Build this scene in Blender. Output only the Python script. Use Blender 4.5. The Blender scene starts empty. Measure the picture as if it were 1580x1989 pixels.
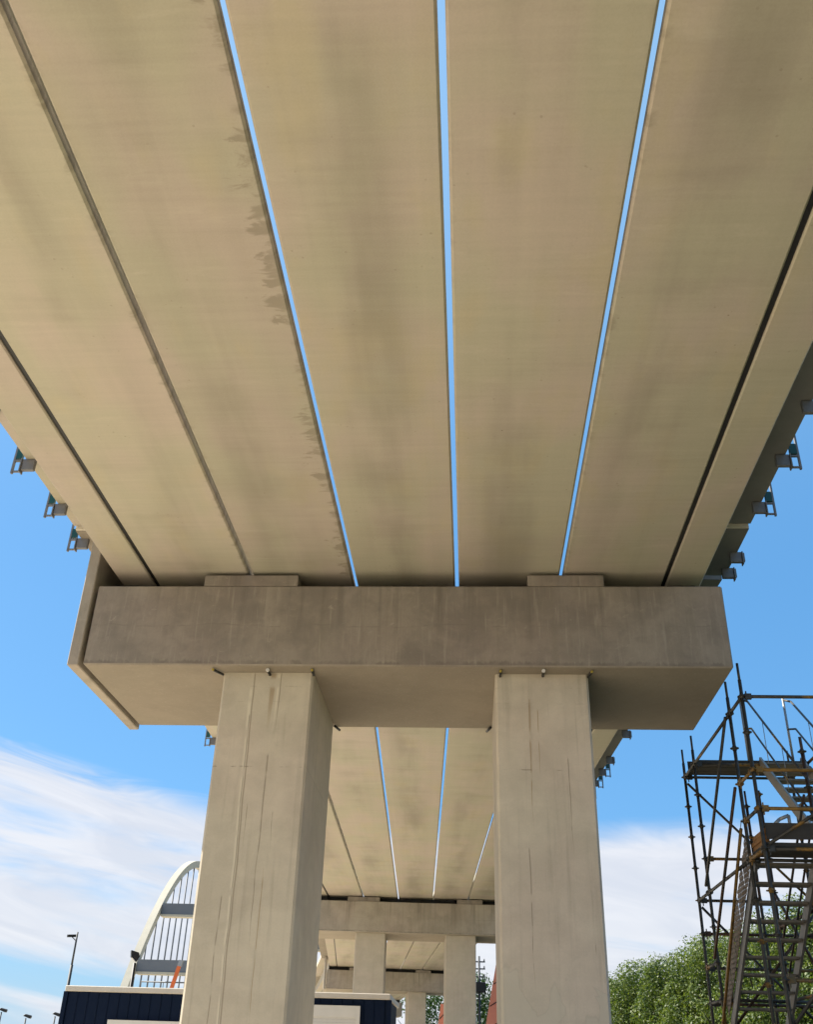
import bpy, bmesh, math, random
import numpy as np
from mathutils import Vector, Matrix
random.seed(7)
S = bpy.context.scene
C = S.collection
R = math.radians
CAMZ = 1.6                                   # eye height; heights "rel" below are above the eye

# ------------------------------------------------------------------ camera
cam = bpy.data.cameras.new('camera'); camo = bpy.data.objects.new('camera', cam); C.objects.link(camo)
yaw, pitch, roll, F = -0.07326898, 0.52660612, 0.0325239, 1893.72
fw = Vector((math.sin(yaw)*math.cos(pitch), math.cos(yaw)*math.cos(pitch), math.sin(pitch)))
rt = Vector((math.cos(yaw), -math.sin(yaw), 0)); up = rt.cross(fw)
r2 = rt*math.cos(roll)+up*math.sin(roll); u2 = up*math.cos(roll)-rt*math.sin(roll)
m = Matrix((r2, u2, -fw)).transposed().to_4x4(); m.translation = (0, 0, CAMZ)
camo.matrix_world = m
cam.sensor_fit = 'VERTICAL'; cam.sensor_height = 24; cam.lens = F/1989*24
cam.clip_end = 3000; cam.clip_start = .05
S.camera = camo

# ------------------------------------------------------------------ light
SUN_EL, SUN_AZ = 46.0, -69.0                 # azimuth from +Y, clockwise
sdir = Vector((math.sin(R(SUN_AZ))*math.cos(R(SUN_EL)), math.cos(R(SUN_AZ))*math.cos(R(SUN_EL)), math.sin(R(SUN_EL))))
sl = bpy.data.lights.new('sun', 'SUN'); so = bpy.data.objects.new('sun', sl); C.objects.link(so)
sl.energy = 4.4; sl.angle = R(.53); sl.color = (1, .93, .82)
so.rotation_euler = sdir.to_track_quat('Z', 'Y').to_euler(); so.location = (0, 0, 60)
S.view_settings.view_transform = 'Standard'; S.view_settings.look = 'None'
S.view_settings.gamma = 1; S.view_settings.use_curve_mapping = False
S.view_settings.exposure = 1.5
S.cycles.max_bounces = 6; S.cycles.diffuse_bounces = 4; S.cycles.glossy_bounces = 2; S.cycles.transparent_max_bounces = 6

class NT:
    """tiny node-graph helper"""
    def __init__(s, tree): s.t = tree; s.n = tree.nodes; s.l = tree.links
    def new(s, kind, **kw):
        n = s.n.new(kind)
        for k, v in kw.items(): setattr(n, k, v)
        return n
    def put(s, sock, v):
        if v is None: return
        if isinstance(v, bpy.types.NodeSocket): s.l.new(v, sock)
        else:
            try: sock.default_value = v
            except Exception: sock.default_value = (*v, 1)
    def m(s, op, a, b=None, c=None, clamp=False):
        n = s.new('ShaderNodeMath', operation=op, use_clamp=clamp)
        for i, v in enumerate((a, b, c)): s.put(n.inputs[i], v)
        return n.outputs[0]
    def vm(s, op, a, b):
        n = s.new('ShaderNodeVectorMath', operation=op); s.put(n.inputs[0], a); s.put(n.inputs[1], b); return n.outputs[0]
    def ss(s, x, lo, hi, a=0., b=1.):
        n = s.new('ShaderNodeMapRange', interpolation_type='SMOOTHSTEP'); n.clamp = True
        for i, v in enumerate((x, lo, hi, a, b)): s.put(n.inputs[i], v)
        return n.outputs[0]
    def noise(s, vec, scale=1., detail=4., rough=.55, dist=0.):
        n = s.new('ShaderNodeTexNoise'); s.put(n.inputs['Vector'], vec); s.put(n.inputs['Scale'], scale)
        s.put(n.inputs['Detail'], detail); s.put(n.inputs['Roughness'], rough); s.put(n.inputs['Distortion'], dist); return n.outputs['Fac']
    def xyz(s, v):
        n = s.new('ShaderNodeSeparateXYZ'); s.put(n.inputs[0], v); return n.outputs
    def comb(s, x, y, z):
        n = s.new('ShaderNodeCombineXYZ')
        for i, v in enumerate((x, y, z)): s.put(n.inputs[i], v)
        return n.outputs[0]
    def mix(s, f, a, b, mode='MIX'):
        n = s.new('ShaderNodeMix', data_type='RGBA', blend_type=mode)
        s.put(n.inputs['Factor'], f); s.put(n.inputs['A'], a); s.put(n.inputs['B'], b); return n.outputs['Result']
    def bump(s, h, strength=.2, dist=.01):
        n = s.new('ShaderNodeBump'); s.put(n.inputs['Height'], h); n.inputs['Strength'].default_value = strength; n.inputs['Distance'].default_value = dist
        return n.outputs[0]

W = bpy.data.worlds.new('World'); S.world = W; W.use_nodes = True
w = NT(W.node_tree); w.n.clear()
sky = w.new('ShaderNodeTexSky', sky_type='NISHITA'); sky.sun_disc = False
sky.sun_elevation = R(SUN_EL); sky.sun_rotation = R(SUN_AZ % 360); sky.altitude = 0; sky.air_density = 1.0; sky.dust_density = .6; sky.ozone_density = 2.2
dirv = w.new('ShaderNodeTexCoord').outputs['Generated']
dx, dy, dz = w.xyz(dirv)
el = w.m('MULTIPLY', w.m('ARCSINE', dz), 57.2958)
az = w.m('MULTIPLY', w.m('ARCTAN2', dx, dy), 57.2958)
tilt = w.m('ADD', el, w.m('MULTIPLY', az, .16))                       # streaks run down to the right
streak = w.noise(w.comb(w.m('MULTIPLY', az, .045), w.m('MULTIPLY', tilt, .34), 3.1), 1., 5., .56, .5)
broad = w.noise(w.comb(w.m('MULTIPLY', az, .035), w.m('MULTIPLY', tilt, .12), 9.4), 1., 3., .5)
wisp = w.noise(w.comb(w.m('MULTIPLY', az, .12), w.m('MULTIPLY', tilt, .5), 1.7), 1., 4., .6, 1.)
left = w.ss(az, -8., -30.)
topel = w.m('ADD', 12.4, w.m('MULTIPLY', left, 3.1))
edge = w.m('ADD', w.m('SUBTRACT', topel, el), w.m('MULTIPLY', w.m('SUBTRACT', wisp, .5), w.m('ADD', 1.6, w.m('MULTIPLY', left, 4.))))
mtop = w.ss(edge, -.5, 1.5)
lowbias = w.m('MULTIPLY', w.ss(el, 7.5, 3.), w.m('ADD', .05, w.m('MULTIPLY', left, .24)))
den = w.m('SUBTRACT', w.m('ADD', w.m('MULTIPLY', streak, .85), w.m('MULTIPLY', broad, .25)), lowbias)
den = w.ss(den, .30, .53)
cl = w.m('MULTIPLY', mtop, den, clamp=True)
cl = w.m('MULTIPLY', cl, .9)
zen = w.mix(w.ss(el, 24., 56.), (.52, 1.82, 3.8, 1), (1.7, 3.1, 4.75, 1))
skyc = w.mix(.69, w.mix(1., sky.outputs[0], (.80, 1.0, 1.05, 1), 'MULTIPLY'), zen)
skyc = w.mix(w.m('MULTIPLY', w.ss(el, 10., 0.), .75), skyc, (2.3, 3.25, 4.0, 1))
shade = w.ss(wisp, .3, .75)
cloudc = w.mix(shade, (3.65, 3.76, 4.1, 1), (4.4, 4.4, 4.55, 1))
col = w.mix(cl, skyc, cloudc)
bg = w.new('ShaderNodeBackground'); w.put(bg.inputs[0], col); bg.inputs[1].default_value = .075
wo = w.new('ShaderNodeOutputWorld'); w.l.new(bg.outputs[0], wo.inputs[0])

# ------------------------------------------------------------------ materials
MATS = {}
def mat(name):
    ma = bpy.data.materials.new(name); ma.use_nodes = True
    t = NT(ma.node_tree); b = t.n['Principled BSDF']; MATS[name] = ma
    return ma, t, b
def simple(name, col, rough=.6, metal=0., var=.15, scale=6., bump=0., spec=.4):
    ma, t, b = mat(name)
    tc = t.new('ShaderNodeTexCoord').outputs['Object']
    n = t.noise(tc, scale, 5.)
    n2 = t.noise(tc, scale*7, 3.)
    v = t.m('ADD', 1-var, t.m('MULTIPLY', t.m('ADD', n, t.m('MULTIPLY', n2, .4)), 1.43*var))
    c = t.mix(1., (*col, 1), t.comb(v, v, v), 'MULTIPLY')
    t.put(b.inputs['Base Color'], c); b.inputs['Roughness'].default_value = rough; b.inputs['Metallic'].default_value = metal
    b.inputs['Specular IOR Level'].default_value = spec
    if bump: t.put(b.inputs['Normal'], t.bump(n2, bump, .01))
    return ma

def beam_concrete():
    """precast soffit: x across the beam, y along it; object colour = edge damp left / right, mottling"""
    ma, t, b = mat('beam_concrete')
    tc = t.new('ShaderNodeTexCoord').outputs['Object']
    oi = t.new('ShaderNodeObjectInfo'); rnd = oi.outputs['Random']; oc = t.new('ShaderNodeSeparateColor'); t.l.new(oi.outputs['Color'], oc.inputs[0])
    p = t.vm('ADD', tc, t.comb(0., t.m('MULTIPLY', rnd, 57.), t.m('MULTIPLY', rnd, 13.)))
    x, y, z = t.xyz(tc); px, py, pz = t.xyz(p)
    big = t.noise(t.comb(t.m('MULTIPLY', px, .9), t.m('MULTIPLY', py, .17), pz), 1., 4., .55)
    band = t.noise(t.comb(t.m('MULTIPLY', px, .5), t.m('MULTIPLY', py, 1.5), pz), 1., 3., .6)
    fine = t.noise(t.comb(t.m('MULTIPLY', px, .8), t.m('MULTIPLY', py, 17.), pz), 1., 3., .6)
    grain = t.noise(p, 55., 1.)
    tint = t.noise(t.comb(px, t.m('MULTIPLY', py, .6), t.m('ADD', pz, 5.)), .9, 3., .5)
    centre = t.m('MULTIPLY', t.ss(t.m('ABSOLUTE', t.m('ADD', x, .05)), .62, .05), t.ss(t.m('ADD', t.m('MULTIPLY', big, .8), t.m('MULTIPLY', band, .2)), .40, .66))
    tint2 = t.noise(t.comb(px, t.m('MULTIPLY', py, .45), t.m('ADD', pz, 21.)), 1.6, 3., .55)
    c = t.mix(t.ss(tint, .36, .64), (.408, .382, .294, 1), (.438, .378, .320, 1))
    c = t.mix(t.m('MULTIPLY', t.ss(tint2, .50, .72), .7), c, (.435, .385, .270, 1))
    bri = t.m('ADD', .80, t.m('MULTIPLY', oc.outputs[2], .4))
    c = t.mix(1., c, t.comb(bri, bri, bri), 'MULTIPLY')
    pale = t.noise(t.comb(t.m('MULTIPLY', px, 1.1), t.m('MULTIPLY', py, 4.5), t.m('ADD', pz, 40.)), 1., 4., .6, .4)
    c = t.mix(t.m('MULTIPLY', t.ss(pale, .58, .78), .35), c, (.52, .475, .385, 1))
    c = t.mix(t.m('MULTIPLY', centre, .70), c, (.250, .228, .178, 1))
    c = t.mix(t.m('MULTIPLY', t.ss(band, .5, .8), .26), c, (.29, .26, .20, 1))
    long_ = t.noise(t.comb(t.m('MULTIPLY', px, 6.), t.m('MULTIPLY', py, .10), pz), 1., 4., .6)
    v = t.m('ADD', .80, t.m('ADD', t.m('MULTIPLY', fine, .15), t.m('ADD', t.m('MULTIPLY', grain, .12), t.m('MULTIPLY', long_, .14))))
    c = t.mix(1., c, t.comb(v, v, v), 'MULTIPLY')
    # jagged damp along the joints
    lo = t.noise(t.comb(5.9, t.m('MULTIPLY', py, .6), 0.), 1., 3.)
    jag = t.noise(t.comb(t.m('MULTIPLY', px, 3.), t.m('MULTIPLY', py, 6.5), 7.7), 1., 4., .62, .5)
    reach = t.m('MULTIPLY', t.ss(lo, .30, .55), t.m('MULTIPLY', t.ss(jag, .36, .72), .34))
    for side, ch in ((-1, 0), (1, 1)):
        d = t.m('SUBTRACT', .722, t.m('MULTIPLY', x, side))
        rc = t.m('ADD', .012, t.m('MULTIPLY', reach, oc.outputs[ch]))
        mk = t.m('MULTIPLY', t.ss(t.m('SUBTRACT', rc, d), -.03, .09), t.m('ADD', .35, t.m('MULTIPLY', t.ss(jag, .42, .60), .65)))
        c = t.mix(t.m('MULTIPLY', t.m('MULTIPLY', mk, t.ss(d, -.05, -.01)), .6), c, (.225, .195, .145, 1))
    # small rusty / knocked spots
    vo = t.new('ShaderNodeTexVoronoi', feature='F1'); t.put(vo.inputs['Vector'], p); vo.inputs['Scale'].default_value = 2.3
    sp = t.m('MULTIPLY', t.ss(vo.outputs['Distance'], .034, .016), t.ss(t.noise(p, 1.7, 1.), .52, .6))
    c = t.mix(t.m('MULTIPLY', sp, .6), c, (.16, .12, .09, 1))
    v2 = t.new('ShaderNodeTexVoronoi', feature='F1'); t.put(v2.inputs['Vector'], p); v2.inputs['Scale'].default_value = 11.
    hole = t.m('MULTIPLY', t.ss(v2.outputs['Distance'], .16, .10), t.ss(t.noise(p, 2.1, 2.), .56, .66))
    c = t.mix(t.m('MULTIPLY', hole, .35), c, (.20, .17, .13, 1))
    t.put(b.inputs['Base Color'], c); b.inputs['Roughness'].default_value = .72; b.inputs['Specular IOR Level'].default_value = .3
    t.put(b.inputs['Normal'], t.bump(t.m('ADD', t.m('MULTIPLY', fine, .5), grain), .12, .006))
    return ma

def cast_concrete(name, a, bcol, streak_amt, drips=None, patch=None, scuff=.28, cap=False):
    """cast in place: vertical runs, cloudy mottling; z up in object space"""
    ma, t, b = mat(name)
    tc = t.new('ShaderNodeTexCoord').outputs['Object']
    oi = t.new('ShaderNodeObjectInfo'); rnd = oi.outputs['Random']
    p = t.vm('ADD', tc, t.comb(t.m('MULTIPLY', rnd, 31.), t.m('MULTIPLY', rnd, 17.), 0.))
    x, y, z = t.xyz(tc); px, py, pz = t.xyz(p)
    cloud = t.noise(p, .95, 4., .6, .6); cloud2 = t.noise(p, 3.2, 4., .62, .8)
    runs = t.noise(t.comb(t.m('MULTIPLY', px, 9.), t.m('MULTIPLY', py, 9.), t.m('MULTIPLY', pz, .42)), 1., 5., .6)
    runs2 = t.noise(t.comb(t.m('MULTIPLY', px, 34.), t.m('MULTIPLY', py, 34.), t.m('MULTIPLY', pz, .55)), 1., 4., .6)
    grain = t.noise(p, 48., 3.); horiz = t.noise(t.comb(t.m('MULTIPLY', px, .7), t.m('MULTIPLY', py, .7), t.m('MULTIPLY', pz, 6.)), 1., 4.)
    tint = t.noise(p, .7, 2.)
    c = t.mix(t.ss(t.m('ADD', t.m('MULTIPLY', cloud, .7), t.m('MULTIPLY', cloud2, .35)), .36, .70), (*a, 1), (*bcol, 1))
    c = t.mix(t.m('MULTIPLY', t.ss(tint, .4, .7), .35), c, t.mix(1., c, (1.03, .93, .98, 1), 'MULTIPLY'))
    c = t.mix(t.m('MULTIPLY', t.ss(runs, .52, .75), streak_amt), c, (.20, .175, .135, 1))
    c = t.mix(t.m('MULTIPLY', t.ss(runs2, .62, .80), streak_amt*.8), c, (.17, .145, .11, 1))
    # pale scuffs
    sc = t.noise(t.comb(px, py, t.m('MULTIPLY', pz, 2.)), 4.5, 6., .7, 1.5)
    c = t.mix(t.m('MULTIPLY', t.ss(sc, .60, .74), scuff), c, (.50, .46, .385, 1))
    v = t.m('ADD', .86, t.m('ADD', t.m('MULTIPLY', grain, .16), t.m('MULTIPLY', horiz, .12)))
    c = t.mix(1., c, t.comb(v, v, v), 'MULTIPLY')
    if cap:
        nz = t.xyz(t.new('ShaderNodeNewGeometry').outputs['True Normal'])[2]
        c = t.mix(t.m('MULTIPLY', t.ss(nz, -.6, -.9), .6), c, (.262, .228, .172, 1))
        wr = t.noise(t.comb(t.m('MULTIPLY', px, 5.), t.m('MULTIPLY', py, 5.), t.m('MULTIPLY', pz, .25)), 1., 4., .65)
        c = t.mix(t.m('MULTIPLY', t.m('MULTIPLY', t.ss(wr, .50, .70), t.ss(z, -1.2, -.05, .15, 1.)), .5), c, (.125, .108, .092, 1))
        br = t.noise(t.comb(t.m('MULTIPLY', px, 22.), t.m('MULTIPLY', py, 22.), t.m('MULTIPLY', pz, 1.6)), 1., 3., .6)
        c = t.mix(t.m('MULTIPLY', t.ss(br, .55, .75), .30), c, (.40, .365, .31, 1))
        lo_ = t.m('MULTIPLY', t.ss(t.m('ADD', z, t.m('MULTIPLY', t.m('SUBTRACT', br, .5), .12)), -1.13, -1.17), t.ss(cloud2, .35, .6))
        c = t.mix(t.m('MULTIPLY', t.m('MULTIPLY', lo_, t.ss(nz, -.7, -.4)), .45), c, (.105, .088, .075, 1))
        pl_ = t.ss(t.m('ABSOLUTE', t.m('ADD', t.m('ADD', z, .62), t.m('MULTIPLY', t.m('SUBTRACT', cloud, .5), .22))), .014, .004)
        c = t.mix(t.m('MULTIPLY', t.m('MULTIPLY', pl_, t.ss(cloud2, .45, .62)), .30), c, (.14, .12, .10, 1))
    front = t.ss(y, -.9, -1.0)
    for dr in (drips or []):
        x0, zt, zb, wd, kind, lean = dr
        wob = t.m('MULTIPLY', t.m('SUBTRACT', t.noise(t.comb(x0*7., 0., t.m('MULTIPLY', z, 1.3)), 1., 1.), .5), .05)
        xx = t.m('SUBTRACT', t.m('SUBTRACT', x, x0), t.m('ADD', wob, t.m('MULTIPLY', t.m('SUBTRACT', z, zt), lean)))
        taper = t.ss(z, zb, zt, .45, 1.)
        ln = t.ss(t.m('DIVIDE', t.m('ABSOLUTE', xx), taper), wd, wd*.35)
        ext = t.m('MULTIPLY', t.ss(z, zb, zb+.7), t.ss(z, zt+.02, zt-.04))
        brk = t.ss(t.noise(t.comb(x0, 1., t.m('MULTIPLY', z, 4.)), 1., 1.), .30, .5)
        mk = t.m('MULTIPLY', t.m('MULTIPLY', ln, ext), t.m('MULTIPLY', front, brk))
        cc, am = {'pale': ((.66, .60, .47, 1), .6), 'dark': ((.15, .115, .085, 1), .5), 'rust': ((.27, .18, .09, 1), .55)}[kind]
        c = t.mix(t.m('MULTIPLY', mk, am), c, cc)
        if kind == 'pale':
            side = t.ss(t.m('ABSOLUTE', t.m('SUBTRACT', xx, wd*1.25)), wd*.45, wd*.15)
            c = t.mix(t.m('MULTIPLY', t.m('MULTIPLY', side, ext), t.m('MULTIPLY', front, .5)), c, (.17, .13, .09, 1))
    # horizontal day joints
    for zj, am in ((-.2, .22), (-.42, .12), (-1.32, .5)):
        jn = t.ss(t.m('ABSOLUTE', t.m('ADD', t.m('SUBTRACT', z, zj), t.m('MULTIPLY', t.m('SUBTRACT', cloud2, .5), .02))), .012, .003)
        jb = t.ss(t.noise(t.comb(t.m('MULTIPLY', px, 5.), zj*9, 0.), 1., 4.), .50, .62)
        if drips: c = t.mix(t.m('MULTIPLY', t.m('MULTIPLY', jn, jb), am), c, (.13, .11, .085, 1))
    if patch:
        z0, z1 = patch
        edge = t.noise(t.comb(t.m('MULTIPLY', px, 1.7), t.m('MULTIPLY', pz, 1.4), 2.), 1., 3., .45, 1.2)
        body = t.m('MULTIPLY', t.ss(z, z0, z0+.05), t.ss(t.m('ADD', z, t.m('MULTIPLY', edge, 1.6)), z1+.8, z1+.78))
        c = t.mix(t.m('MULTIPLY', body, .55), c, (.50, .455, .365, 1))
        rim = t.ss(t.m('ABSOLUTE', t.m('SUBTRACT', t.m('ADD', z, t.m('MULTIPLY', edge, 1.6)), z1+.79)), .035, .0)
        c = t.mix(t.m('MULTIPLY', rim, .14), c, (.19, .16, .12, 1))
        c = t.mix(t.m('MULTIPLY', t.ss(z, z0+.02, z0-.02), .18), c, (.26, .24, .20, 1))
    t.put(b.inputs['Base Color'], c); b.inputs['Roughness'].default_value = .78; b.inputs['Specular IOR Level'].default_value = .28
    t.put(b.inputs['Normal'], t.bump(t.m('ADD', t.m('MULTIPLY', cloud2, .7), t.m('MULTIPLY', grain, .8)), .14, .008))
    return ma

M_BEAM = beam_concrete()
M_CAP = cast_concrete('cap_concrete', (.203, .177, .152), (.292, .256, .214), .35, scuff=.32, cap=True)
M_CAPLIT = cast_concrete('cap_concrete_lit', (.30, .268, .222), (.39, .35, .29), .3, cap=True)  # lighter copy of the cap concrete, paints in the brighter light on far caps
# drips: x, top z, bottom z, half width, kind, lean (z measured from the column top)
M_COLL = cast_concrete('column_concrete_runs', (.445, .397, .312), (.54, .485, .382), .26,
    [(-.22, 0., -5.6, .030, 'pale', -.008), (-.20, -.6, -5.0, .011, 'dark', -.008), (.155, 0., -1.0, .026, 'pale', .02), (.08, 0., -.95, .055, 'rust', .02),
     (.11, -1.15, -3.7, .016, 'dark', .005), (.25, -1.9, -2.6, .008, 'dark', 0.), (-.1, -1.8, -2.6, .008, 'dark', 0.), (-.30, -2.9, -6.0, .012, 'dark', 0.), (.2, -2.6, -5.2, .010, 'rust', 0.)])
M_COLR = cast_concrete('column_concrete_patched', (.475, .420, .333), (.575, .510, .406), .26,
    [(-.18, -.35, -2.2, .018, 'rust', 0.), (-.08, -.5, -1.7, .010, 'rust', 0.), (.30, -1.15, -2.55, .011, 'dark', -.01), (.27, -1.5, -1.75, .012, 'dark', 0.),
     (-.25, -2.3, -4.1, .012, 'dark', -.01), (.50, -3.4, -3.9, .010, 'dark', 0.), (.40, -3.5, -3.85, .007, 'dark', 0.), (.18, -3.6, -3.9, .007, 'dark', 0.)], patch=(-4.85, -4.0))
M_COLF = cast_concrete('column_concrete_far', (.43, .385, .31), (.50, .45, .365), .15)
M_PLATE = cast_concrete('plate_concrete', (.30, .268, .222), (.40, .355, .295), .2)
M_LEDGE_R = simple('grey_right_ledge', (.17, .165, .155), .7, 0., .3, 1.5)  # right ledges, a darker grey than the left ones
M_PALE = simple('pale_concrete', (.55, .50, .40), .8, var=.2, scale=3)
M_RUBBER = simple('bearing_rubber', (.035, .035, .035), .7)
M_BLACKPIPE = simple('black_plastic', (.02, .02, .02), .45)
M_YELLOW = simple('yellow_plastic', (.36, .28, .05), .5)
M_WHITEPL = simple('white_plastic', (.6, .58, .54), .5)
M_GALV = simple('galvanised_steel', (.30, .31, .32), .5, .5, .3, 9.)
M_BRACK = simple('bracket_steel', (.17, .17, .175), .6, .3, .35, 12.)
M_TEAL = simple('teal_paint', (.008, .06, .058), .5)
M_ALU = simple('dull_aluminium', (.24, .22, .195), .45, .6, .25, 8.)
M_TREAD = simple('tread_steel', (.19, .16, .125), .6, .3, .3, 10.)
M_PLANK = simple('scaffold_plank', (.045, .038, .03), .75, .0, .5, 5.)
M_ORANGEWOOD = simple('orange_timber', (.26, .12, .03), .7, 0., .35, 6.)
M_NAVY = simple('navy_steel', (.002, .008, .026), .6, 0., .25, 2., spec=.12)
M_TRIM = simple('cream_trim', (.52, .48, .42), .6, 0., .2, 4.)
M_WINDOW = simple('white_shutter', (.62, .60, .56), .55, 0., .1, 5.)
M_ARCH = simple('arch_paint', (.42, .38, .29), .65, 0., .3, .25)
M_HANGER = simple('hanger_steel', (.13, .14, .155), .6, .0, .1, 2.)
M_BLACK = simple('black_metal', (.012, .013, .015), .5, .2)
M_GREY = simple('mast_grey', (.045, .05, .055), .6, .0)
M_BOOM = simple('orange_paint', (.62, .13, .03), .5, 0., .3, 3.)
M_RED = simple('red_paint', (.72, .26, .18), .5, 0., .25, 1.5)
M_BARK = simple('bark', (.09, .07, .05), .9, 0., .4, 6.)
M_GLASS = simple('lamp_glass', (.35, .36, .38), .15)

def tube_paint(name, base, band, amt):
    ma, t, b = mat(name)
    tc = t.new('ShaderNodeTexCoord').outputs['Object']; rnd = t.new('ShaderNodeObjectInfo').outputs['Random']
    geo = t.new('ShaderNodeNewGeometry').outputs['Position']
    q = t.vm('ADD', geo, t.comb(0., 0., t.m('MULTIPLY', rnd, 40.)))
    n = t.noise(q, .9, 1., .4); s = t.noise(q, 14., 5., .65); d = t.noise(q, 40., 3.)
    c = t.mix(t.ss(s, .3, .75), (*base, 1), tuple(v*.45 for v in base)+(1,))
    c = t.mix(t.m('MULTIPLY', t.ss(n, amt-.012, amt+.012), t.ss(s, .7, .45)), c, (*band, 1))
    c = t.mix(t.m('MULTIPLY', t.ss(s, .6, .75), .6), c, (.10, .055, .03, 1))
    t.put(b.inputs['Base Color'], c); b.inputs['Roughness'].default_value = .55; b.inputs['Metallic'].default_value = .25
    t.put(b.inputs['Normal'], t.bump(d, .2, .003))
    return ma
M_TUBE = tube_paint('scaffold_tube', (.058, .055, .048), (.24, .13, .025), .61)
M_TUBEY = tube_paint('scaffold_tube_ochre', (.24, .135, .025), (.09, .07, .035), .58)
M_TUBEB = tube_paint('scaffold_tube_rust', (.085, .042, .022), (.04, .04, .035), .58)

def perforated():
    ma, t, b = mat('perforated_sheet')
    tc = t.new('ShaderNodeTexCoord').outputs['Object']; x, y, z = t.xyz(tc)
    fy = t.m('FRACT', t.m('MULTIPLY', y, 16.)); fz = t.m('FRACT', t.m('MULTIPLY', z, 16.))
    d = t.m('SQRT', t.m('ADD', t.m('POWER', t.m('SUBTRACT', fy, .5), 2.), t.m('POWER', t.m('SUBTRACT', fz, .5), 2.)))
    hole = t.ss(d, .27, .24)
    b.inputs['Base Color'].default_value = (.15, .11, .08, 1); b.inputs['Roughness'].default_value = .6; b.inputs['Metallic'].default_value = .4
    t.put(b.inputs['Alpha'], t.m('SUBTRACT', 1., hole))
    return ma
M_PERF = perforated()

def leaf(name, c1, c2):
    ma, t, b = mat(name)
    geo = t.new('ShaderNodeNewGeometry'); rnd = geo.outputs['Random Per Island']
    big = t.noise(geo.outputs['Position'], .5, 3.)
    c = t.mix(t.ss(t.m('ADD', t.m('MULTIPLY', rnd, .6), t.m('MULTIPLY', big, .5)), .2, .85), (*c1, 1), (*c2, 1))
    t.put(b.inputs['Base Color'], c); b.inputs['Roughness'].default_value = .5; b.inputs['Specular IOR Level'].default_value = .25
    tr = t.new('ShaderNodeBsdfTranslucent'); t.put(tr.inputs[0], t.mix(1., c, (1.3, 1.35, .5, 1), 'MULTIPLY'))
    mx = t.new('ShaderNodeMixShader'); mx.inputs[0].default_value = .35
    t.l.new(b.outputs[0], mx.inputs[1]); t.l.new(tr.outputs[0], mx.inputs[2])
    t.l.new(mx.outputs[0], t.n['Material Output'].inputs[0])
    return ma
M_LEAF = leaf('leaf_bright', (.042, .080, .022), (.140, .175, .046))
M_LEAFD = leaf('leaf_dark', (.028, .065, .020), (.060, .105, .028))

def ground_mat():
    ma, t, b = mat('sandy_ground')
    tc = t.new('ShaderNodeTexCoord').outputs['Object']
    n = t.noise(tc, .12, 3., .6); n2 = t.noise(tc, 3., 3., .6)
    c = t.mix(t.ss(n, .35, .65), (.50, .43, .32, 1), (.43, .365, .27, 1))
    v = t.m('ADD', .85, t.m('MULTIPLY', n2, .3)); c = t.mix(1., c, t.comb(v, v, v), 'MULTIPLY')
    t.put(b.inputs['Base Color'], c); b.inputs['Roughness'].default_value = .9
    t.put(b.inputs['Normal'], t.bump(n2, .5, .05))
    return ma
M_GROUND = ground_mat()

# ------------------------------------------------------------------ mesh helpers
class MB:
    def __init__(s): s.b = bmesh.new()
    def box(s, x0, x1, y0, y1, z0, z1):
        v = [s.b.verts.new(p) for p in ((x0,y0,z0),(x1,y0,z0),(x1,y1,z0),(x0,y1,z0),(x0,y0,z1),(x1,y0,z1),(x1,y1,z1),(x0,y1,z1))]
        for f in ((3,2,1,0),(4,5,6,7),(0,1,5,4),(1,2,6,5),(2,3,7,6),(3,0,4,7)): s.b.faces.new([v[i] for i in f])
        return s
    def bevel(s, w, seg=1):
        bmesh.ops.bevel(s.b, geom=s.b.edges[:], offset=w, segments=seg, affect='EDGES', profile=.5); return s
    def prism(s, prof, y0, y1, axis='Y'):
        """profile in (x,z) swept along y (or profile in (y,z) swept along x)"""
        mk = (lambda a, c, t: (a, t, c)) if axis == 'Y' else (lambda a, c, t: (t, a, c))
        A = [s.b.verts.new(mk(a, c, y0)) for a, c in prof]; B = [s.b.verts.new(mk(a, c, y1)) for a, c in prof]
        n = len(prof)
        for i in range(n): s.b.faces.new((A[i], A[(i+1) % n], B[(i+1) % n], B[i]))
        s.b.faces.new(A[::-1]); s.b.faces.new(B); return s
    def tube(s, p0, p1, r, r1=None, n=8, caps=True):
        p0, p1 = Vector(p0), Vector(p1); d = (p1-p0).normalized(); r1 = r if r1 is None else r1
        a = d.orthogonal().normalized(); c = d.cross(a)
        A = []; B = []
        for i in range(n):
            o = a*math.cos(2*math.pi*i/n)+c*math.sin(2*math.pi*i/n)
            A.append(s.b.verts.new(p0+o*r)); B.append(s.b.verts.new(p1+o*r1))
        for i in range(n):
            f = s.b.faces.new((A[i], A[(i+1) % n], B[(i+1) % n], B[i])); f.smooth = True
        if caps: s.b.faces.new(A[::-1]); s.b.faces.new(B)
        return s
    def bar(s, p0, p1, wx, wz):
        """rectangular bar between two points; wx sideways, wz the other way"""
        p0, p1 = Vector(p0), Vector(p1); d = (p1-p0).normalized()
        a = d.cross(Vector((0,0,1)));  a = Vector((1,0,0)) if a.length < 1e-4 else a.normalized()
        c = a.cross(d)
        V = [s.b.verts.new(q+a*i*wx/2+c*j*wz/2) for q in (p0, p1) for i, j in ((-1,-1),(1,-1),(1,1),(-1,1))]
        for f in ((3,2,1,0),(4,5,6,7),(0,1,5,4),(1,2,6,5),(2,3,7,6),(3,0,4,7)): s.b.faces.new([V[i] for i in f])
        return s
    def mesh(s, name, ma):
        bmesh.ops.recalc_face_normals(s.b, faces=s.b.faces[:])
        me = bpy.data.meshes.new(name); s.b.to_mesh(me); s.b.free(); me.materials.append(ma); return me
    def build(s, name, ma, parent=None, loc=(0,0,0), rz=0.): return link(name, s.mesh(name, ma), parent, loc, rz)
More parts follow.
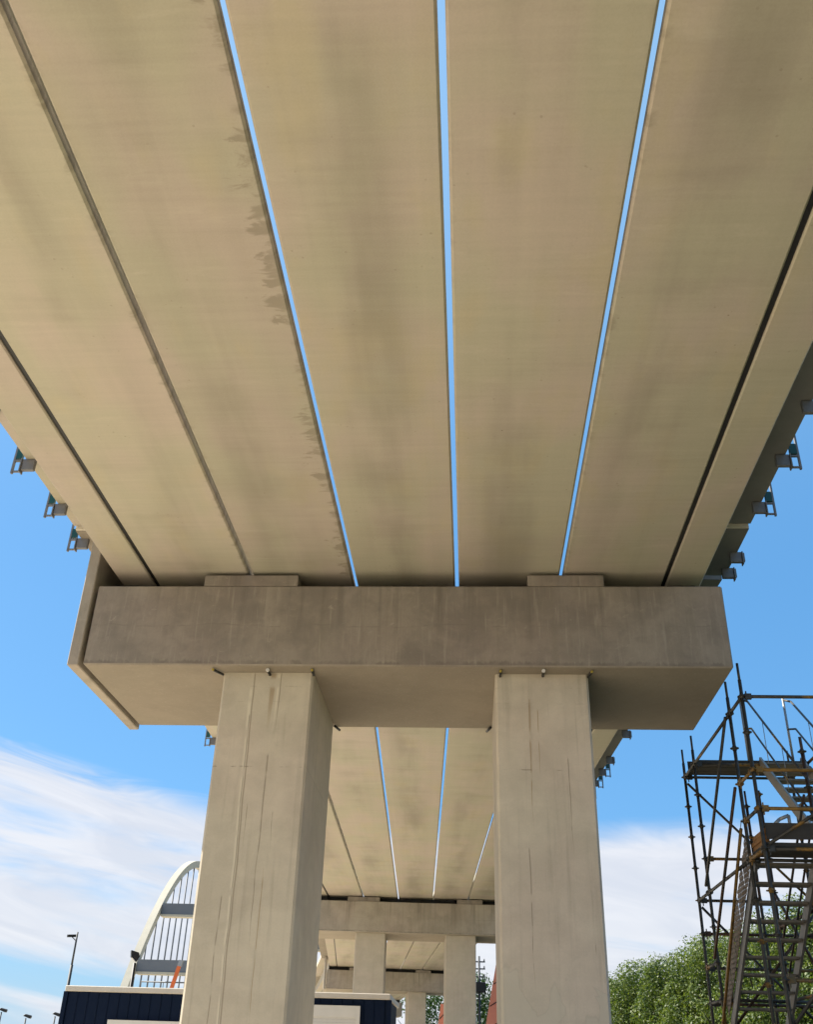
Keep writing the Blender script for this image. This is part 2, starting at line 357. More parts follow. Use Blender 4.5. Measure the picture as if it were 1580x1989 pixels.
def link(name, me, parent=None, loc=(0,0,0), rz=0.):
    o = bpy.data.objects.new(name, me); C.objects.link(o); o.parent = parent; o.location = loc; o.rotation_euler = (0,0,rz); return o
def tag(o, label, cat, group=None, kind=None):
    o['label'] = label; o['category'] = cat
    if group: o['group'] = group
    o['kind'] = kind or 'thing'
    return o
def empty(name, loc, label, cat, group=None, rz=0.):
    o = bpy.data.objects.new(name, None); C.objects.link(o); o.location = loc; o.rotation_euler = (0,0,rz); o.empty_display_size = .3
    return tag(o, label, cat, group)

# ------------------------------------------------------------------ ground
g = MB(); g.b.faces.new([g.b.verts.new(p) for p in ((-900,-900,0),(900,-900,0),(900,1500,0),(-900,1500,0))])
g = g.build('ground', M_GROUND); g['kind'] = 'structure'

M_ASPH = simple('asphalt', (.05, .05, .052), .85, 0., .25, 2., .3)
M_GRASS = simple('verge_grass', (.05, .075, .025), .9, 0., .4, .6)
M_KERB = simple('kerb_concrete', (.32, .30, .26), .8)
o = MB().box(1.7, 10.6, -300, 400, -.2, .004).build('added_road', M_ASPH); o['kind'] = 'structure'  # unseen dark road added to cut ground bounce on the right
o = MB().box(10.6, 10.75, -300, 400, -.2, .12).build('kerb', M_KERB); o['kind'] = 'structure'  # edging of the added road
o = MB().box(10.752, 400, -300, 600, -.2, .10).build('added_verge', M_GRASS); o['kind'] = 'structure'  # unseen dark grass, added to lower the bounce from farther right

# ------------------------------------------------------------------ viaduct geometry
# piers: centre x, centre y, heading (deg, + = left), deck soffit z at the pier
PIERS = [(-.92, -17.6, 0., 7.9), (-.92, 13.85, 0., 7.9), (-2.36, 45.3, 3.0, 8.3), (-5.75, 76.4, 8.0, 8.3), (-11.3, 107., 12., 8.3)]
CAP_TOP, CAP_BOT = -.23, -1.44               # relative to the soffit
ORD = ['behind the camera', 'nearest', 'second', 'third', 'farthest']

def make_pier(i):
    cx, cy, hd, zs = PIERS[i]
    lab = {0: 'concrete two-column pier standing behind the camera', 1: 'nearest concrete pier, two square columns under a long cap beam',
           2: 'second concrete pier seen between the two nearest columns', 3: 'third concrete pier, half hidden behind the second pier',
           4: 'farthest concrete pier beyond the third one'}[i]
    p = empty('bridge_pier', (cx, cy, 0), lab, 'bridge pier', 'piers of the viaduct', R(hd))
    zt, zb = zs+CAP_TOP, zs+CAP_BOT
    MB().box(-4.45, 4.45, -1.35, 1.35, CAP_BOT-CAP_TOP, 0).bevel(.018).build('cap_beam', M_CAP if i < 2 else M_CAPLIT, p, (0, 0, zt))
    hh = zb
    for k, x0, ma in ((0, -1.88, M_COLL), (1, 1.915, M_COLR)):
        if i > 1 or i == 0: ma = M_COLF
        mb = MB().box(-.635, .635, -1.07, 1.19, -hh-.3, 0)
        bmesh.ops.bevel(mb.b, geom=[e for e in mb.b.edges if abs(e.verts[0].co.z-e.verts[1].co.z) > 1], offset=.03, segments=1, affect='EDGES')
        mb.build('column', ma, p, (x0, 0, zb-.002))
    for x0, x1 in ((-2.9, -1.53), (1.76, 2.83)):
        MB().box(x0, x1, -1.343, 1.343, 0, .175).bevel(.012).build('plinth', M_CAP, p, (0, 0, zt+.001))
    MB().box(-4.3, 4.3, -.72, .72, .0, .222).build('light_block', M_RUBBER, p, (0, 0, zt+.003))  # hidden dark block added on the cap to stop light from behind
    pad = MB().box(-.2, .2, -.08, .08, 0, .222).mesh('bearing_pad', M_RUBBER)
    for s in (-1, 1):
        for k in range(-3, 4):
            x = k*1.5 if abs(k) < 3 else 4.0*k/3
            if -3.15 < x < -1.3 or 1.5 < x < 3.1: continue
            link('bearing_pad', pad, p, (x, s*.805, zt+.004))
    MB().box(-4.66, -4.50, -1.39, 1.50, CAP_BOT-.03, .60).bevel(.012).build('end_plate', M_PLATE, p, (0, 0, zs))
    if i == 1:                               # pipe stubs at the column heads
        for x0, y0, ma in ((-2.52, -1.13, M_YELLOW), (-1.86, -1.12, M_WHITEPL), (-1.24, -1.13, M_YELLOW), (1.35, -1.13, M_YELLOW), (1.93, -1.15, M_WHITEPL), (2.55, -1.13, M_YELLOW)):
            dx = -.1 if x0 < -2 else (.03 if x0 > 2 else .0)
            a, b2 = Vector((x0, y0+.06, zb-.035)), Vector((x0+dx, y0-.11, zb-.03))
            st = MB().tube(a, b2, .019, n=10).build('pipe_stub', M_BLACKPIPE, p)
            MB().tube(b2, b2+(b2-a).normalized()*.025, .026 if ma is M_WHITEPL else .017, n=10).build('pipe_cap', ma, st)
        for x0 in (-1.22, 1.26):
            s = -1 if x0 > 0 else 1
            MB().tube((x0, 1.20, zb-.03), (x0+.06*s, 1.36, zb-.045), .02, n=10).build('pipe_stub', M_BLACKPIPE, p)
    return p
for i in range(5): make_pier(i)

# beams -------------------------------------------------------------
def beam_profile(hw):
    half = [(hw-.022, 0), (hw, .022), (hw, .10), (.36, .20), (.12, .34), (.11, 1.12), (.30, 1.2), (.30, 1.36)]
    return [(-x, z) for x, z in half[::-1]] + half
COUNT = ['leftmost', 'second', 'third', 'fourth', 'fifth']
SPANN = ['nearest span overhead', 'second span beyond the nearest pier', 'third span beyond the second pier', 'last span beyond the third pier']
for s in range(4):
    a, b2 = PIERS[s], PIERS[s+1]
    A = Vector((a[0], a[1], a[3])); B = Vector((b2[0], b2[1], b2[3])); d = B-A; L = d.length-.08
    ry = math.atan2(-d.x, d.y); rx = math.asin(d.z/d.length)
    base = A+d.normalized()*.04
    def place(o, xoff):
        side = Vector((math.cos(ry), math.sin(ry), 0)); o.location = base+side*xoff; o.rotation_euler = (rx, 0, ry); return o
    me = MB().prism(beam_profile(.722), 0, L).mesh('deck_beam', M_BEAM)
    for k in range(5):
        o = place(link('deck_beam', me), (k-2)*1.5)
        o.color = ((.10, .25, .60, 1), (.15, .9, .38, 1), (.06, .06, .50, 1), (.08, .12, .50, 1), (.22, .06, .44, 1))[k] if s == 0 else (.10, .10, .52, 1)
        nm = 'middle' if k == 2 else ['leftmost', 'second from left', '', 'second from right', 'rightmost'][k]
        tag(o, f'{nm} of five wide concrete beams, {SPANN[s]}', 'bridge beam', 'precast deck beams')
    for sd, nm in ((-1, 'left'), (1, 'right')):
        e = empty('edge_beam', (0,0,0), f'narrow {nm} edge beam with outer ledge, {SPANN[s]}', 'edge beam', 'edge beams of the viaduct'); place(e, 0)
        x0, x1, x2 = 3.780, 4.278, 4.93
        prof = [(sd*x, z) for x, z in ((x0+.015, 0), (x1-.015, 0), (x1, .015), (x1, .66), (x1, 1.0), (x1-.1, 1.36), (x0-.62, 1.36), (x0-.62, 1.22), (x0, 1.12), (x0, .015))]  # inward top flange added to keep daylight out of the outer gaps
        o = MB().prism(prof, 0, L).build('beam_body', M_BEAM, e); o.color = (0, 0, .48, 1)
        MB().box(min(sd*3.723, sd*3.779), max(sd*3.723, sd*3.779), .02, L-.02, .03, .075).build('joint_seal', M_BLACKPIPE, e)
        # ledge in lengths, the last one over the pier set a little lower
        cut = L-1.5 if s == 0 else L*.5
        segs = ((0, cut, 0., 0.), (cut+.05, L+(.03 if s == 0 else 0), -.06, .02))
        MB().box(min(sd*4.30, sd*4.90), max(sd*4.30, sd*4.90), cut+.006, cut+.044, .605, .80).build('joint_strip', M_PALE, e)
        for y0, y1, dz, dxx in segs:
            pr = [(sd*x, z+dz) for x, z in ((x1+.002, .66), (x2-dxx, .66), (x2-dxx, .93), (x1+.002, .985))]
            o = MB().prism(pr, y0, y1).build('ledge', M_LEDGE_R if sd > 0 else (M_BEAM if dz == 0 else M_CAP), e); o.color = (0, 0, .40, 1)

# edge-protection brackets ------------------------------------------
def bracket_meshes(loop):
    d = {}
    d['bracket_box'] = (MB().box(-.135, .04, -.03, .03, -.175, -.004).bevel(.008).mesh('bracket_box', M_BRACK))
    d['flange'] = (MB().box(.041, .055, -.05, .05, -.205, -.004).mesh('flange', M_BRACK))
    if loop:
        d['lower_bar'] = MB().box(.056, .175, -.014, .014, -.195, -.175).mesh('lower_bar', M_BRACK)
        d['upper_bar'] = MB().box(.056, .148, -.014, .014, -.03, -.008).mesh('upper_bar', M_BRACK)
    else: d['stub'] = MB().box(.056, .08, -.03, .03, -.16, -.02).mesh('stub', M_BRACK)
    d['guard_post'] = MB().box(.149, .173, -.018, .018, -.215, 1.15).mesh('guard_post', M_BRACK)
    d['toe_clamp'] = MB().box(.06, .145, -.02, .02, .01, .16).mesh('toe_clamp', M_TEAL)
    return d
BL, BN = bracket_meshes(True), bracket_meshes(False)
def bracket(x, y, z, sd, label, loop=True, rz=0., zoff=0.):
    e = empty('edge_bracket', (x, y, z), label, 'bracket', 'steel guard brackets along the deck edge', rz + (math.pi if sd < 0 else 0))
    for k, me in (BL if loop else BN).items():
        if not loop and k in ('guard_post', 'toe_clamp'): continue
        link(k, me, e)
zl = 7.9+.66
for n_, (y, lp) in enumerate(((9.36, 1), (10.52, 1), (11.68, 1), (12.62, 1))):
    bracket(-.92-4.93+.0, y, zl-(.045 if y > 12.3 else 0), -1, ['left-edge steel guard bracket cut by the photo border', 'left-edge steel guard bracket next to the photo border', 'left-edge steel guard bracket, third from the border', 'left-edge steel guard bracket closest to the pier end plate'][n_], bool(lp))
for n_, (y, lp) in enumerate(((9.42, 1), (10.55, 1), (11.72, 1), (13.1, 0), (13.62, 0))):
    bracket(-.92+4.93, y, zl-(.045 if y > 12.3 else 0), 1, ['right-edge steel guard bracket cut by the photo border', 'right-edge steel guard bracket with open loop, higher of the two', 'right-edge steel guard bracket with open loop, lower of the two', 'right-edge dark bracket without loop, past the ledge joint', 'right-edge small dark bracket just above the cap beam'][n_], bool(lp))
def span2(y, off):                           # point on the second span's ledge edge
    a, b2 = PIERS[1], PIERS[2]; t = (y-a[1])/(b2[1]-a[1]); an = math.atan2(-(b2[0]-a[0]), b2[1]-a[1])
    return a[0]+(b2[0]-a[0])*t+off*math.cos(an), y+off*math.sin(an), a[3]+(b2[3]-a[3])*t+.66, an
for n_, (y, lp) in enumerate(((21.9, 0), (24.1, 0), (25.25, 1), (26.4, 1), (27.6, 1))):
    x, yy, z, an = span2(y, 4.93)
    bracket(x, yy, z, 1, f'{["topmost", "second", "third", "fourth", "lowest"][n_]} dark bracket right of the right column, second span', bool(lp), an)
x, yy, z, an = span2(23.3, -4.93); bracket(x, yy, z, -1, 'dark guard bracket left of the left column under the cap beam', True, an)

# ------------------------------------------------------------------ scaffold stair tower
SX0, SX1 = 3.72, 5.52
YS = {'D': 13.0, 'C': 13.73, 'B': 16.3, 'A': 17.1}
zr = lambda k: CAMZ+4.64-.5*k
T = empty('scaffold_tower', (SX0, 13.0, 0), 'tall scaffold stair tower of dark and ochre tubes right of the pier', 'scaffold')
TP = lambda p: (p[0]-SX0, p[1]-13.0, p[2])
ros = MB().tube((0,0,-.005), (0,0,.005), .062, n=10).tube((0,0,-.03), (0,0,.03), .031, n=10).mesh('rosette', M_TUBE)
def standard(x, y, ztop=CAMZ+5.12, ma=M_TUBE, rings=True):
    o = MB().tube((0,0,0.), (0,0,ztop-.24), .0245, n=10).tube((0,0,ztop-.24), (0,0,ztop), .018, n=10).build('standard', ma, T, TP((x, y, 0)))
    MB().box(-.075, .075, -.075, .075, .0, .012).tube((0,0,.012), (0,0,.16), .032, n=8).build('base_jack', M_GALV, o)
    if rings:
        for k in range(0, 12):
            if zr(k) < ztop-.05: link('rosette', ros, o, (0, 0, zr(k)))
    return o
for x in (SX0, SX1):
    for y in YS.values(): standard(x, y)
def wedge(mb, p, d):
    p = Vector(p); d = Vector(d).normalized()
    mb.bar(p+d*.035, p+d*.125, .05, .075); mb.bar(p+d*.06+Vector((0,0,-.08)), p+d*.06+Vector((0,0,.075)), .012, .03)
def ledger(p0, p1, ma=M_TUBE, heads=True, name='ledger', r=.0235):
    p0, p1 = Vector(TP(p0)), Vector(TP(p1)); d = (p1-p0).normalized()
    mb = MB().tube(p0+d*.06, p1-d*.06, r, n=10)
    if heads: wedge(mb, p0, d); wedge(mb, p1, -d)
    return mb.build(name, ma, T)
names = ['D', 'C', 'B', 'A']
for k in (0, 4, 8):                          # left and right faces, along the depth
    for a_, b_ in zip(names, names[1:]):
        for x in (SX0, SX1): ledger((x, YS[a_], zr(k)), (x, YS[b_], zr(k)))
for k in (6, 7): ledger((SX0, YS['B'], zr(k)), (SX0, YS['A'], zr(k)), M_TUBE)
ledger((SX0, YS['D'], zr(2)), (SX0, YS['C'], zr(2))); ledger((SX0, YS['D'], zr(3)), (SX0, YS['C'], zr(3)))
for k, ma in ((0, M_TUBE), (2, M_TUBEY), (3, M_TUBEY), (4, M_TUBE), (7, M_TUBEY)): ledger((SX0, YS['D'], zr(k)), (SX1, YS['D'], zr(k)), ma)
for k in (0, 4, 6, 8): ledger((SX0, YS['A'], zr(k)), (SX1, YS['A'], zr(k)))
for k in (0, 3, 7): ledger((SX0, YS['B'], zr(k)), (SX1, YS['B'], zr(k)))
for k in (4, 8): ledger((SX0, YS['C'], zr(k)), (SX1, YS['C'], zr(k)))
def brace(p0, p1, ma=M_TUBE): return ledger(p0, p1, ma, False, 'brace', .022)
yA, yB, yC, yD = YS['A']+.05, YS['B'], YS['C'], YS['D']-.05
brace((SX0, yA, zr(0)-.05), (SX1, yA, zr(4)+.05)); brace((SX0, yA, zr(4)-.05), (SX1, yA, zr(8)+.05))
xl = SX0-.055
brace((xl, yC, zr(0)), (xl, yB, zr(4)+.05)); brace((xl, yC, zr(2)), (xl, yB, zr(6)+.02), M_TUBEB); brace((xl, yC, zr(3)-.05), (xl, yB+.1, zr(8)), M_TUBEY)
brace((SX0, yD, zr(4)+.02), (SX1, yD, zr(2)+.1)); brace((SX1, yD, zr(4)), (SX0, yD, zr(8)))
brace((SX1+.055, yC, zr(4)), (SX1+.055, yB, zr(8))); brace((SX1+.055, yB, zr(0)), (SX1+.055, yC, zr(4)))
o = MB().tube((0,0,0), (0,0,CAMZ+1.72), .022, n=8).build('handrail_post', M_TUBEY, T, TP((SX0+.16, YS['B']+.05, 0)))
for y_, zt_ in ((YS['B']-.08, 4.2), (YS['A']-.06, 4.4), (YS['C']+.12, 4.35)): standard(4.68, y_, CAMZ+zt_, M_TUBEB)
for k in (5, 7): ledger((SX0, YS['A'], zr(k)), (SX1, YS['A'], zr(k)), M_TUBEB)
for k in (1, 5): ledger((SX1, YS['B'], zr(k)), (SX1, YS['A'], zr(k)))
ledger((4.68, YS['C']+.12, zr(5)), (4.68, YS['B']-.08, zr(5)), M_TUBEB); ledger((4.68, YS['C']+.12, zr(7)), (4.68, YS['B']-.08, zr(7)))
brace((4.68, YS['C']+.1, zr(8)), (4.68, YS['B']-.1, zr(4)), M_TUBEB); brace((SX1, YS['B'], zr(4)), (SX0, YS['B'], zr(8)), M_TUBEB)
# landings
def planks(x0, x1, y0, y1, z, n, ma=M_PLANK):
    w_ = (y1-y0)/n
    for k in range(n):
        MB().box(0, x1-x0, 0, w_-.012, -.06, 0).bevel(.006).build('plank', ma, T, TP((x0, y0+k*w_, z)))
planks(SX0+.03, SX1-.03, YS['B']+.03, YS['A']-.03, zr(0)+.086, 3)
planks(SX0+.03, SX1-.03, YS['D']+.03, YS['C']-.03, zr(4)+.086, 3)
planks(SX0+.03, SX1-.03, YS['B']+.03, YS['A']-.03, zr(8)+.086, 3)
MB().box(0, SX1-SX0-.1, -.012, .012, 0, .2).build('toe_board', M_PLANK, T, TP((SX0+.06, YS['D']+.05, zr(4)+.13)))
MB().box(0, SX1-SX0-.1, -.012, .012, 0, .15).build('toe_board', M_PLANK, T, TP((SX0+.06, YS['A']-.05, zr(0)+.11)))
for k in range(4):
    MB().box(-.012, .05, 0, .60, 0, .058).bevel(.005).build('timber_end', M_ORANGEWOOD, T, TP((SX0+.05+.006*(k % 2), YS['D']+.06+.03*(k % 3), zr(4)+.02+k*.064)))
# flights
def flight(x0, x1, yb, zb_, yt, zt_, n, name):
    """from (yb,zb) low to (yt,zt) high"""
    dy, dz = yt-yb, zt_-zb_
    fl = bpy.data.objects.new(name, None); C.objects.link(fl); fl.parent = T; fl.location = TP((x0, yb, zb_))
    for x in (0, x1-x0): MB().bar((x, 0, 0), (x, dy, dz), .035, .17).build('stringer', M_ALU, fl)
    tr = MB().box(.02, x1-x0-.02, -.115, .115, -.035, 0).bevel(.006).mesh('tread', M_TREAD)
    for k in range(n):
        f = (k+.5)/n; link('tread', tr, fl, (0, dy*f, dz*f+.03))
    return fl
flight(3.80, 4.58, 16.3, zr(8)+.05, 13.75, zr(4)+.05, 10, 'stair_flight')
flight(4.80, 5.46, 13.75, zr(4)+.05, 16.3, zr(0)+.05, 10, 'stair_flight')
flight(4.80, 5.46, 13.75, .2, 16.3, zr(8)+.05, 10, 'stair_flight')
# rails of the upper flight
def poly(pts, r, name, ma):
    mb = MB()
    for a_, b_ in zip(pts, pts[1:]): mb.tube(TP(a_), TP(b_), r, n=8)
    return mb.build(name, ma, T)
for x in (4.72, 5.44):
    poly([(x-.09, 16.32, CAMZ+4.72), (x-.09, 16.32, CAMZ+5.80)], .021, 'handrail_post', M_GALV)
    poly([(x-.09, 16.30, CAMZ+5.76), (x-.02, 16.15, CAMZ+5.68), (x-.06, 13.8, CAMZ+3.75)], .018, 'handrail', M_TUBE)
    poly([(x-.09, 16.30, CAMZ+5.25), (x-.03, 16.12, CAMZ+5.20), (x-.06, 13.8, CAMZ+3.25)], .016, 'handrail', M_TUBE)
    for q in (.3, .62): poly([(x-.04, 16.15-2.35*q, CAMZ+5.68-1.93*q), (x-.04, 16.15-2.35*q, CAMZ+5.0-1.93*q)], .006, 'rail_rod', M_GALV)
poly([(3.72, 13.9, CAMZ+3.2), (3.75, 16.2, CAMZ+1.3)], .006, 'rail_rod', M_GALV)
poly([(3.9, 13.06, CAMZ+2.95), (3.98, 13.06, CAMZ+3.02), (4.1, 13.06, CAMZ+3.07), (4.1, 13.06, CAMZ+2.8)], .022, 'handrail', M_GALV)
poly([(4.62, 13.9, CAMZ+3.55), (4.62, 16.2, CAMZ+1.7)], .018, 'handrail', M_TUBEB)
poly([(4.62, 13.9, CAMZ+3.05), (4.62, 16.2, CAMZ+1.2)], .016, 'handrail', M_TUBEB)
# saw-toothed perforated side guard of the lower flight
for k in range(10):
    f0, f1 = k/10, (k+1)/10
    y0, y1 = 13.85+2.35*f0, 13.85+2.35*f1; z0, z1 = zr(4)+.0-1.75*f0, zr(4)+.0-1.75*f1
    mb = MB().prism([(y0-13, z0+.0), (y1-13, z1+.0), (y1-13, z1+.46), (y0-13+.03, z0+.40)], -.003, .003, 'X')
    mb.build('guard_sheet', M_PERF, T, (.035+.004*(k % 2), 0, 0))

# ------------------------------------------------------------------ site cabin
CX0, CX1, CY0, CY1, CH = -7.60, -1.49, 20.0, 22.4, 2.95
K = empty('site_cabin', (CX0, CY0, 0), 'dark navy site cabin with cream roof edge behind the left column', 'cabin')
MB().box(.03, CX1-CX0-.03, .03, CY1-CY0-.03, .12, CH-.1).build('cabin_core', M_NAVY, K)
rib = MB().prism([(-.055, 0), (-.03, -.028), (.03, -.028), (.055, 0)], 0, 1).b  # trapezoid rib profile swept upward below
rib.free()
def wall_board(wd):
    mb = MB(); zb_, zt_ = .14, CH-.1
    pr = [(0, 0), (.012, -.009), (wd-.022, -.009), (wd-.010, 0)]
    A = [mb.b.verts.new((x, y, zb_)) for x, y in pr]; B = [mb.b.verts.new((x, y, zt_)) for x, y in pr]
    for i in range(3): mb.b.faces.new((A[i], A[i+1], B[i+1], B[i]))
    mb.b.faces.new((A[3], A[0], B[0], B[3])); mb.b.faces.new(A); mb.b.faces.new(B)
    return mb.mesh('wall_board', M_NAVY)
wb = wall_board(.2)
for k in range(30): link('wall_board', wb, K, (.045+k*.2, .026, 0))
for k in range(11): link('wall_board', wb, K, (CX1-CX0-.026, .06+k*.2, 0), math.pi/2)
MB().box(-.02, CX1-CX0+.02, -.03, CY1-CY0+.03, CH-.098, CH).bevel(.012).build('roof_edge', M_TRIM, K)
for x in (0, CX1-CX0): MB().box(x-.04, x+.04, -.012, .08, .0, CH-.1).build('corner_post', M_NAVY, K)
def window(x0, x1, zt_, zb_, box):
    e = bpy.data.objects.new('window', None); C.objects.link(e); e.parent = K; e.location = (x0, -.03, zb_)
    w_, h_ = x1-x0, zt_-zb_
    MB().box(0, w_, -.03, .03, h_-.07-box, h_).box(0, .07, -.03, .03, 0, h_-.07-box).box(w_-.07, w_, -.03, .03, 0, h_-.07-box).box(.07, w_-.07, -.03, .03, 0, .07).build('frame', M_WINDOW, e)
    sl_ = MB().prism([(-.012, 0), (.006, 0), (.012, .046), (-.006, .05)], .072, w_-.072, 'X').mesh('shutter_slat', M_WINDOW)
    n = int((h_-.14-box)/.052)+1
    for k in range(n): link('shutter_slat', sl_, e, (0, 0, .07+k*.052))
window(.90, 2.35, CAMZ+.795, CAMZ-.45, 0); window(4.2, 5.58, CAMZ+1.135, CAMZ-.2, .12)

# ------------------------------------------------------------------ arch bridge
zA, YA, KA = CAMZ+30.0, 170.0, .0227
def arch_z(y): return zA-KA*(y-YA)**2
AB = empty('arch_bridge', (-32.3, YA, 0), 'cream steel tied-arch bridge with grey hangers in the far background', 'bridge')
dk = CAMZ+4.2; Y0 = YA-math.sqrt((zA-dk)/KA)
for x in (-13.05, 13.05):
    mb = MB(); n = 56; prev = None
    for k in range(n+1):
        y = Y0+(2*(YA-Y0))*k/n; z = arch_z(y); sl_ = -2*KA*(y-YA); nn = Vector((0, -sl_, 1)).normalized()
        c = Vector((x, y-YA, z)); ring = [mb.b.verts.new(c+Vector((i*.5, 0, 0))+nn*j*.52) for i, j in ((-1,-1),(1,-1),(1,1),(-1,1))]
        if prev:
            for i in range(4): mb.b.faces.new((prev[i], prev[(i+1) % 4], ring[(i+1) % 4], ring[i]))
        else: mb.b.faces.new(ring)
        prev = ring
    mb.b.faces.new(prev[::-1]); mb.build('arch_rib', M_ARCH, AB)
    y = Y0+6.6
    while y < 2*YA-Y0-5:
        MB().tube((x, y-YA, dk), (x, y-YA, arch_z(y)-.5), .13, n=6).build('hanger', M_HANGER, AB); y += 3.3
    MB().box(x-.6, x+.6, Y0-YA-1, YA-Y0+1, dk-1.2, dk+.3).build('tie_beam', M_ARCH, AB)
for y in (142.4, 150.0, 2*YA-150.0, 2*YA-142.4):
    z = arch_z(y)-.3
    st = MB().box(-12.5, 12.5, y-YA-.7, y-YA+.7, z-.95, z+.55).build('strut', M_HANGER, AB)
    MB().box(-12.5, 12.5, y-YA-.85, y-YA+.85, z-1.25, z-.951).build('bottom_flange', M_ARCH, st)
MB().box(-12.4, 12.4, Y0-YA-1, YA-Y0+1, dk-.9, dk-.2).build('deck', M_PALE, AB)
for k in range(9):
    MB().tube((-12.2+k*3.05, -26.2, CAMZ+8.9), (-12.2+k*3.05, -26.2, CAMZ+10.4), .05, n=6).build('railing_post', M_HANGER, AB)
MB().tube((-12.2, -26.2, CAMZ+10.4), (12.2, -26.2, CAMZ+10.4), .09, n=6).build('railing', M_HANGER, AB)
MB().box(-12.6, 12.6, -28, -24.5, CAMZ+8.2, CAMZ+8.9).build('cross_girder', M_ARCH, AB)
for yy in (-36, 36): MB().box(-13.5, 13.5, yy-1.2, yy+1.2, 0, dk-1.21).build('abutment', M_PALE, AB)

# ------------------------------------------------------------------ masts and lamps on the left
def floodlight(x, y, zt_, label):
    e = empty('floodlight', (x, y, 0), label, 'floodlight')
    MB().tube((0,0,0), (0,0,zt_-.12), .035, n=8).build('pole', M_BLACK, e)
    h = MB().prism([(-.085, .0), (.045, -.10), (.10, .01), (.07, .09), (-.10, .13)], -.09, .09, 'Y').build('lamp_head', M_BLACK, e, (-.02, 0, zt_), R(25))
    MB().box(-.06, .06, -.08, .08, -.012, 0).build('lens', M_GLASS, h, (-.02, 0, -.052)).rotation_euler = (0, R(42), 0)
    MB().tube((.0, -.11, .0), (.0, .11, 0), .01, n=6).build('yoke', M_BLACK, h)
floodlight(-7.52, 23.6, CAMZ+2.20, 'black floodlight on a short pole above the cabin roof')
e = empty('camera_mast', (-11.38, 30, 0), 'thin grey mast with a small camera, left of the arch', 'mast')
MB().tube((0,0,0), (0,0,CAMZ+2.55), .05, .045, n=8).build('lower_tube', M_GREY, e)
MB().tube((0,0,CAMZ+2.55), (0,0,CAMZ+3.42), .03, .026, n=8).build('upper_tube', M_GREY, e)
MB().tube((0,0,CAMZ+3.18), (-.16,0,CAMZ+3.30), .015, n=6).tube((-.16,0,CAMZ+3.30), (-.16,0,CAMZ+3.34), .03, n=6).build('arm', M_GREY, e)
MB().bar((-.24,-.1,CAMZ+3.30), (-.08,.1,CAMZ+3.33), .07, .07).build('camera_body', M_BLACK, e)
def street_lamp(x, y, zt_, label):
    e = empty('street_lamp', (x, y, 0), label, 'street lamp', 'street lamps at the far left')
    MB().tube((0,0,0), (0,0,zt_-.15), .11, .07, n=8).build('pole', M_GREY, e)
    MB().prism([(-.36, .04), (.32, -.18), (.38, -.05), (.38, .09), (-.15, .2)], -.2, .2, 'Y').bevel(.03).build('lamp_head', M_BLACK, e, (.1, 0, zt_))
for px_, z_, lb in ((-17.53, 1.80, 'street lamp cut by the left border of the photo'), (-16.55, 1.62, 'street lamp at bottom left, middle one of the three'), (-15.45, 1.71, 'street lamp at bottom left, closest to the cabin')):
    street_lamp(px_*2.5, 100, CAMZ+z_*2.5, lb)
# boom lift under the arch
e = empty('boom_lift', (-15.6, 56, 0), 'orange boom lift seen between the arch hangers and left column', 'boom lift')
MB().box(-1.0, 1.0, -1.6, 1.6, .45, 1.0).bevel(.06).build('chassis', M_BOOM, e)
for sx in (-1, 1):
    for sy in (-1, 1): MB().tube((sx*.85, sy*1.15, .45), (sx*1.2, sy*1.15, .45), .45, n=16).build('wheel', M_RUBBER, e)
MB().box(-.8, .8, -1.2, 1.0, 1.0, 1.9).bevel(.08).build('turret', M_BOOM, e)
MB().bar((0, -.3, 1.7), (-.25, .3, 5.0), .34, .4).build('lower_boom', M_BOOM, e)
MB().bar((-.25, .3, 5.0), (.12, .3, 6.55), .15, .18).build('upper_boom', M_BOOM, e)
MB().bar((.12, .3, 6.45), (.18, .3, 6.75), .2, .22).build('boom_tip', M_GALV, e)
b_ = MB()
for z in (4.35, 5.3):
    b_.bar((.5, 0, z), (1.9, 0, z), .05, .05); b_.bar((.5, .8, z), (1.9, .8, z), .05, .05)
for x in (.5, 1.2, 1.9):
    for y in (0, .8): b_.bar((x, y, 4.35), (x, y, 5.3), .05, .05)
b_.box(.45, 1.95, -.03, .83, 4.27, 4.32).bar((-.2, .35, 4.4), (.5, .35, 4.4), .12, .12); b_.build('basket', M_GREY, e)

# ------------------------------------------------------------------ red machine arms and pole behind the second pier
def red_arm(x, y, x1, z1, label, wd=.5):
    e = empty('red_arm', (x, y, 0), label, 'machine arm', 'red arms behind the second pier')
    dx = x1-x
    MB().bar((0,0,.55), (dx, 0, z1), wd, wd*1.2).build('arm_plate', M_RED, e)
    for f in (.55, .72, .88): MB().bar((dx*f-wd*.6, -wd/2-.012, .55+(z1-.55)*f-.15), (dx*f+wd*.6, -wd/2-.012, .55+(z1-.55)*f+.2), .012, .04).build('seam', M_BLACK, e)
    MB().box(-1.0, .7, -.9, .9, .02, .62).bevel(.08).build('foot', M_BLACK, e)
red_arm(.36, 52, 1.55, CAMZ+4.9, 'sunlit red leaning steel arm beside the right column')
red_arm(-1.85, 54, -1.28, CAMZ+3.25, 'red leaning steel arm tip between the far columns', .3)
e = empty('utility_pole', (.62, 75, 0), 'dark utility pole with cross arms seen beside the second pier', 'pole')
MB().tube((0,0,0), (0,0,CAMZ+7.6), .10, .07, n=8).build('pole', M_GREY, e)
for z in (6.25, 6.75, 7.2): 
    a_ = MB().box(-.42, .42, -.05, .05, CAMZ+z, CAMZ+z+.08).build('cross_arm', M_GREY, e)
    for x in (-.36, .36): MB().tube((x,0,CAMZ+z+.08), (x,0,CAMZ+z+.24), .05, .03, n=6).build('insulator', M_BLACK, a_)
MB().box(-.4, .45, -.25, .25, CAMZ+5.3, CAMZ+5.95).bevel(.04).build('transformer', M_BLACK, e)

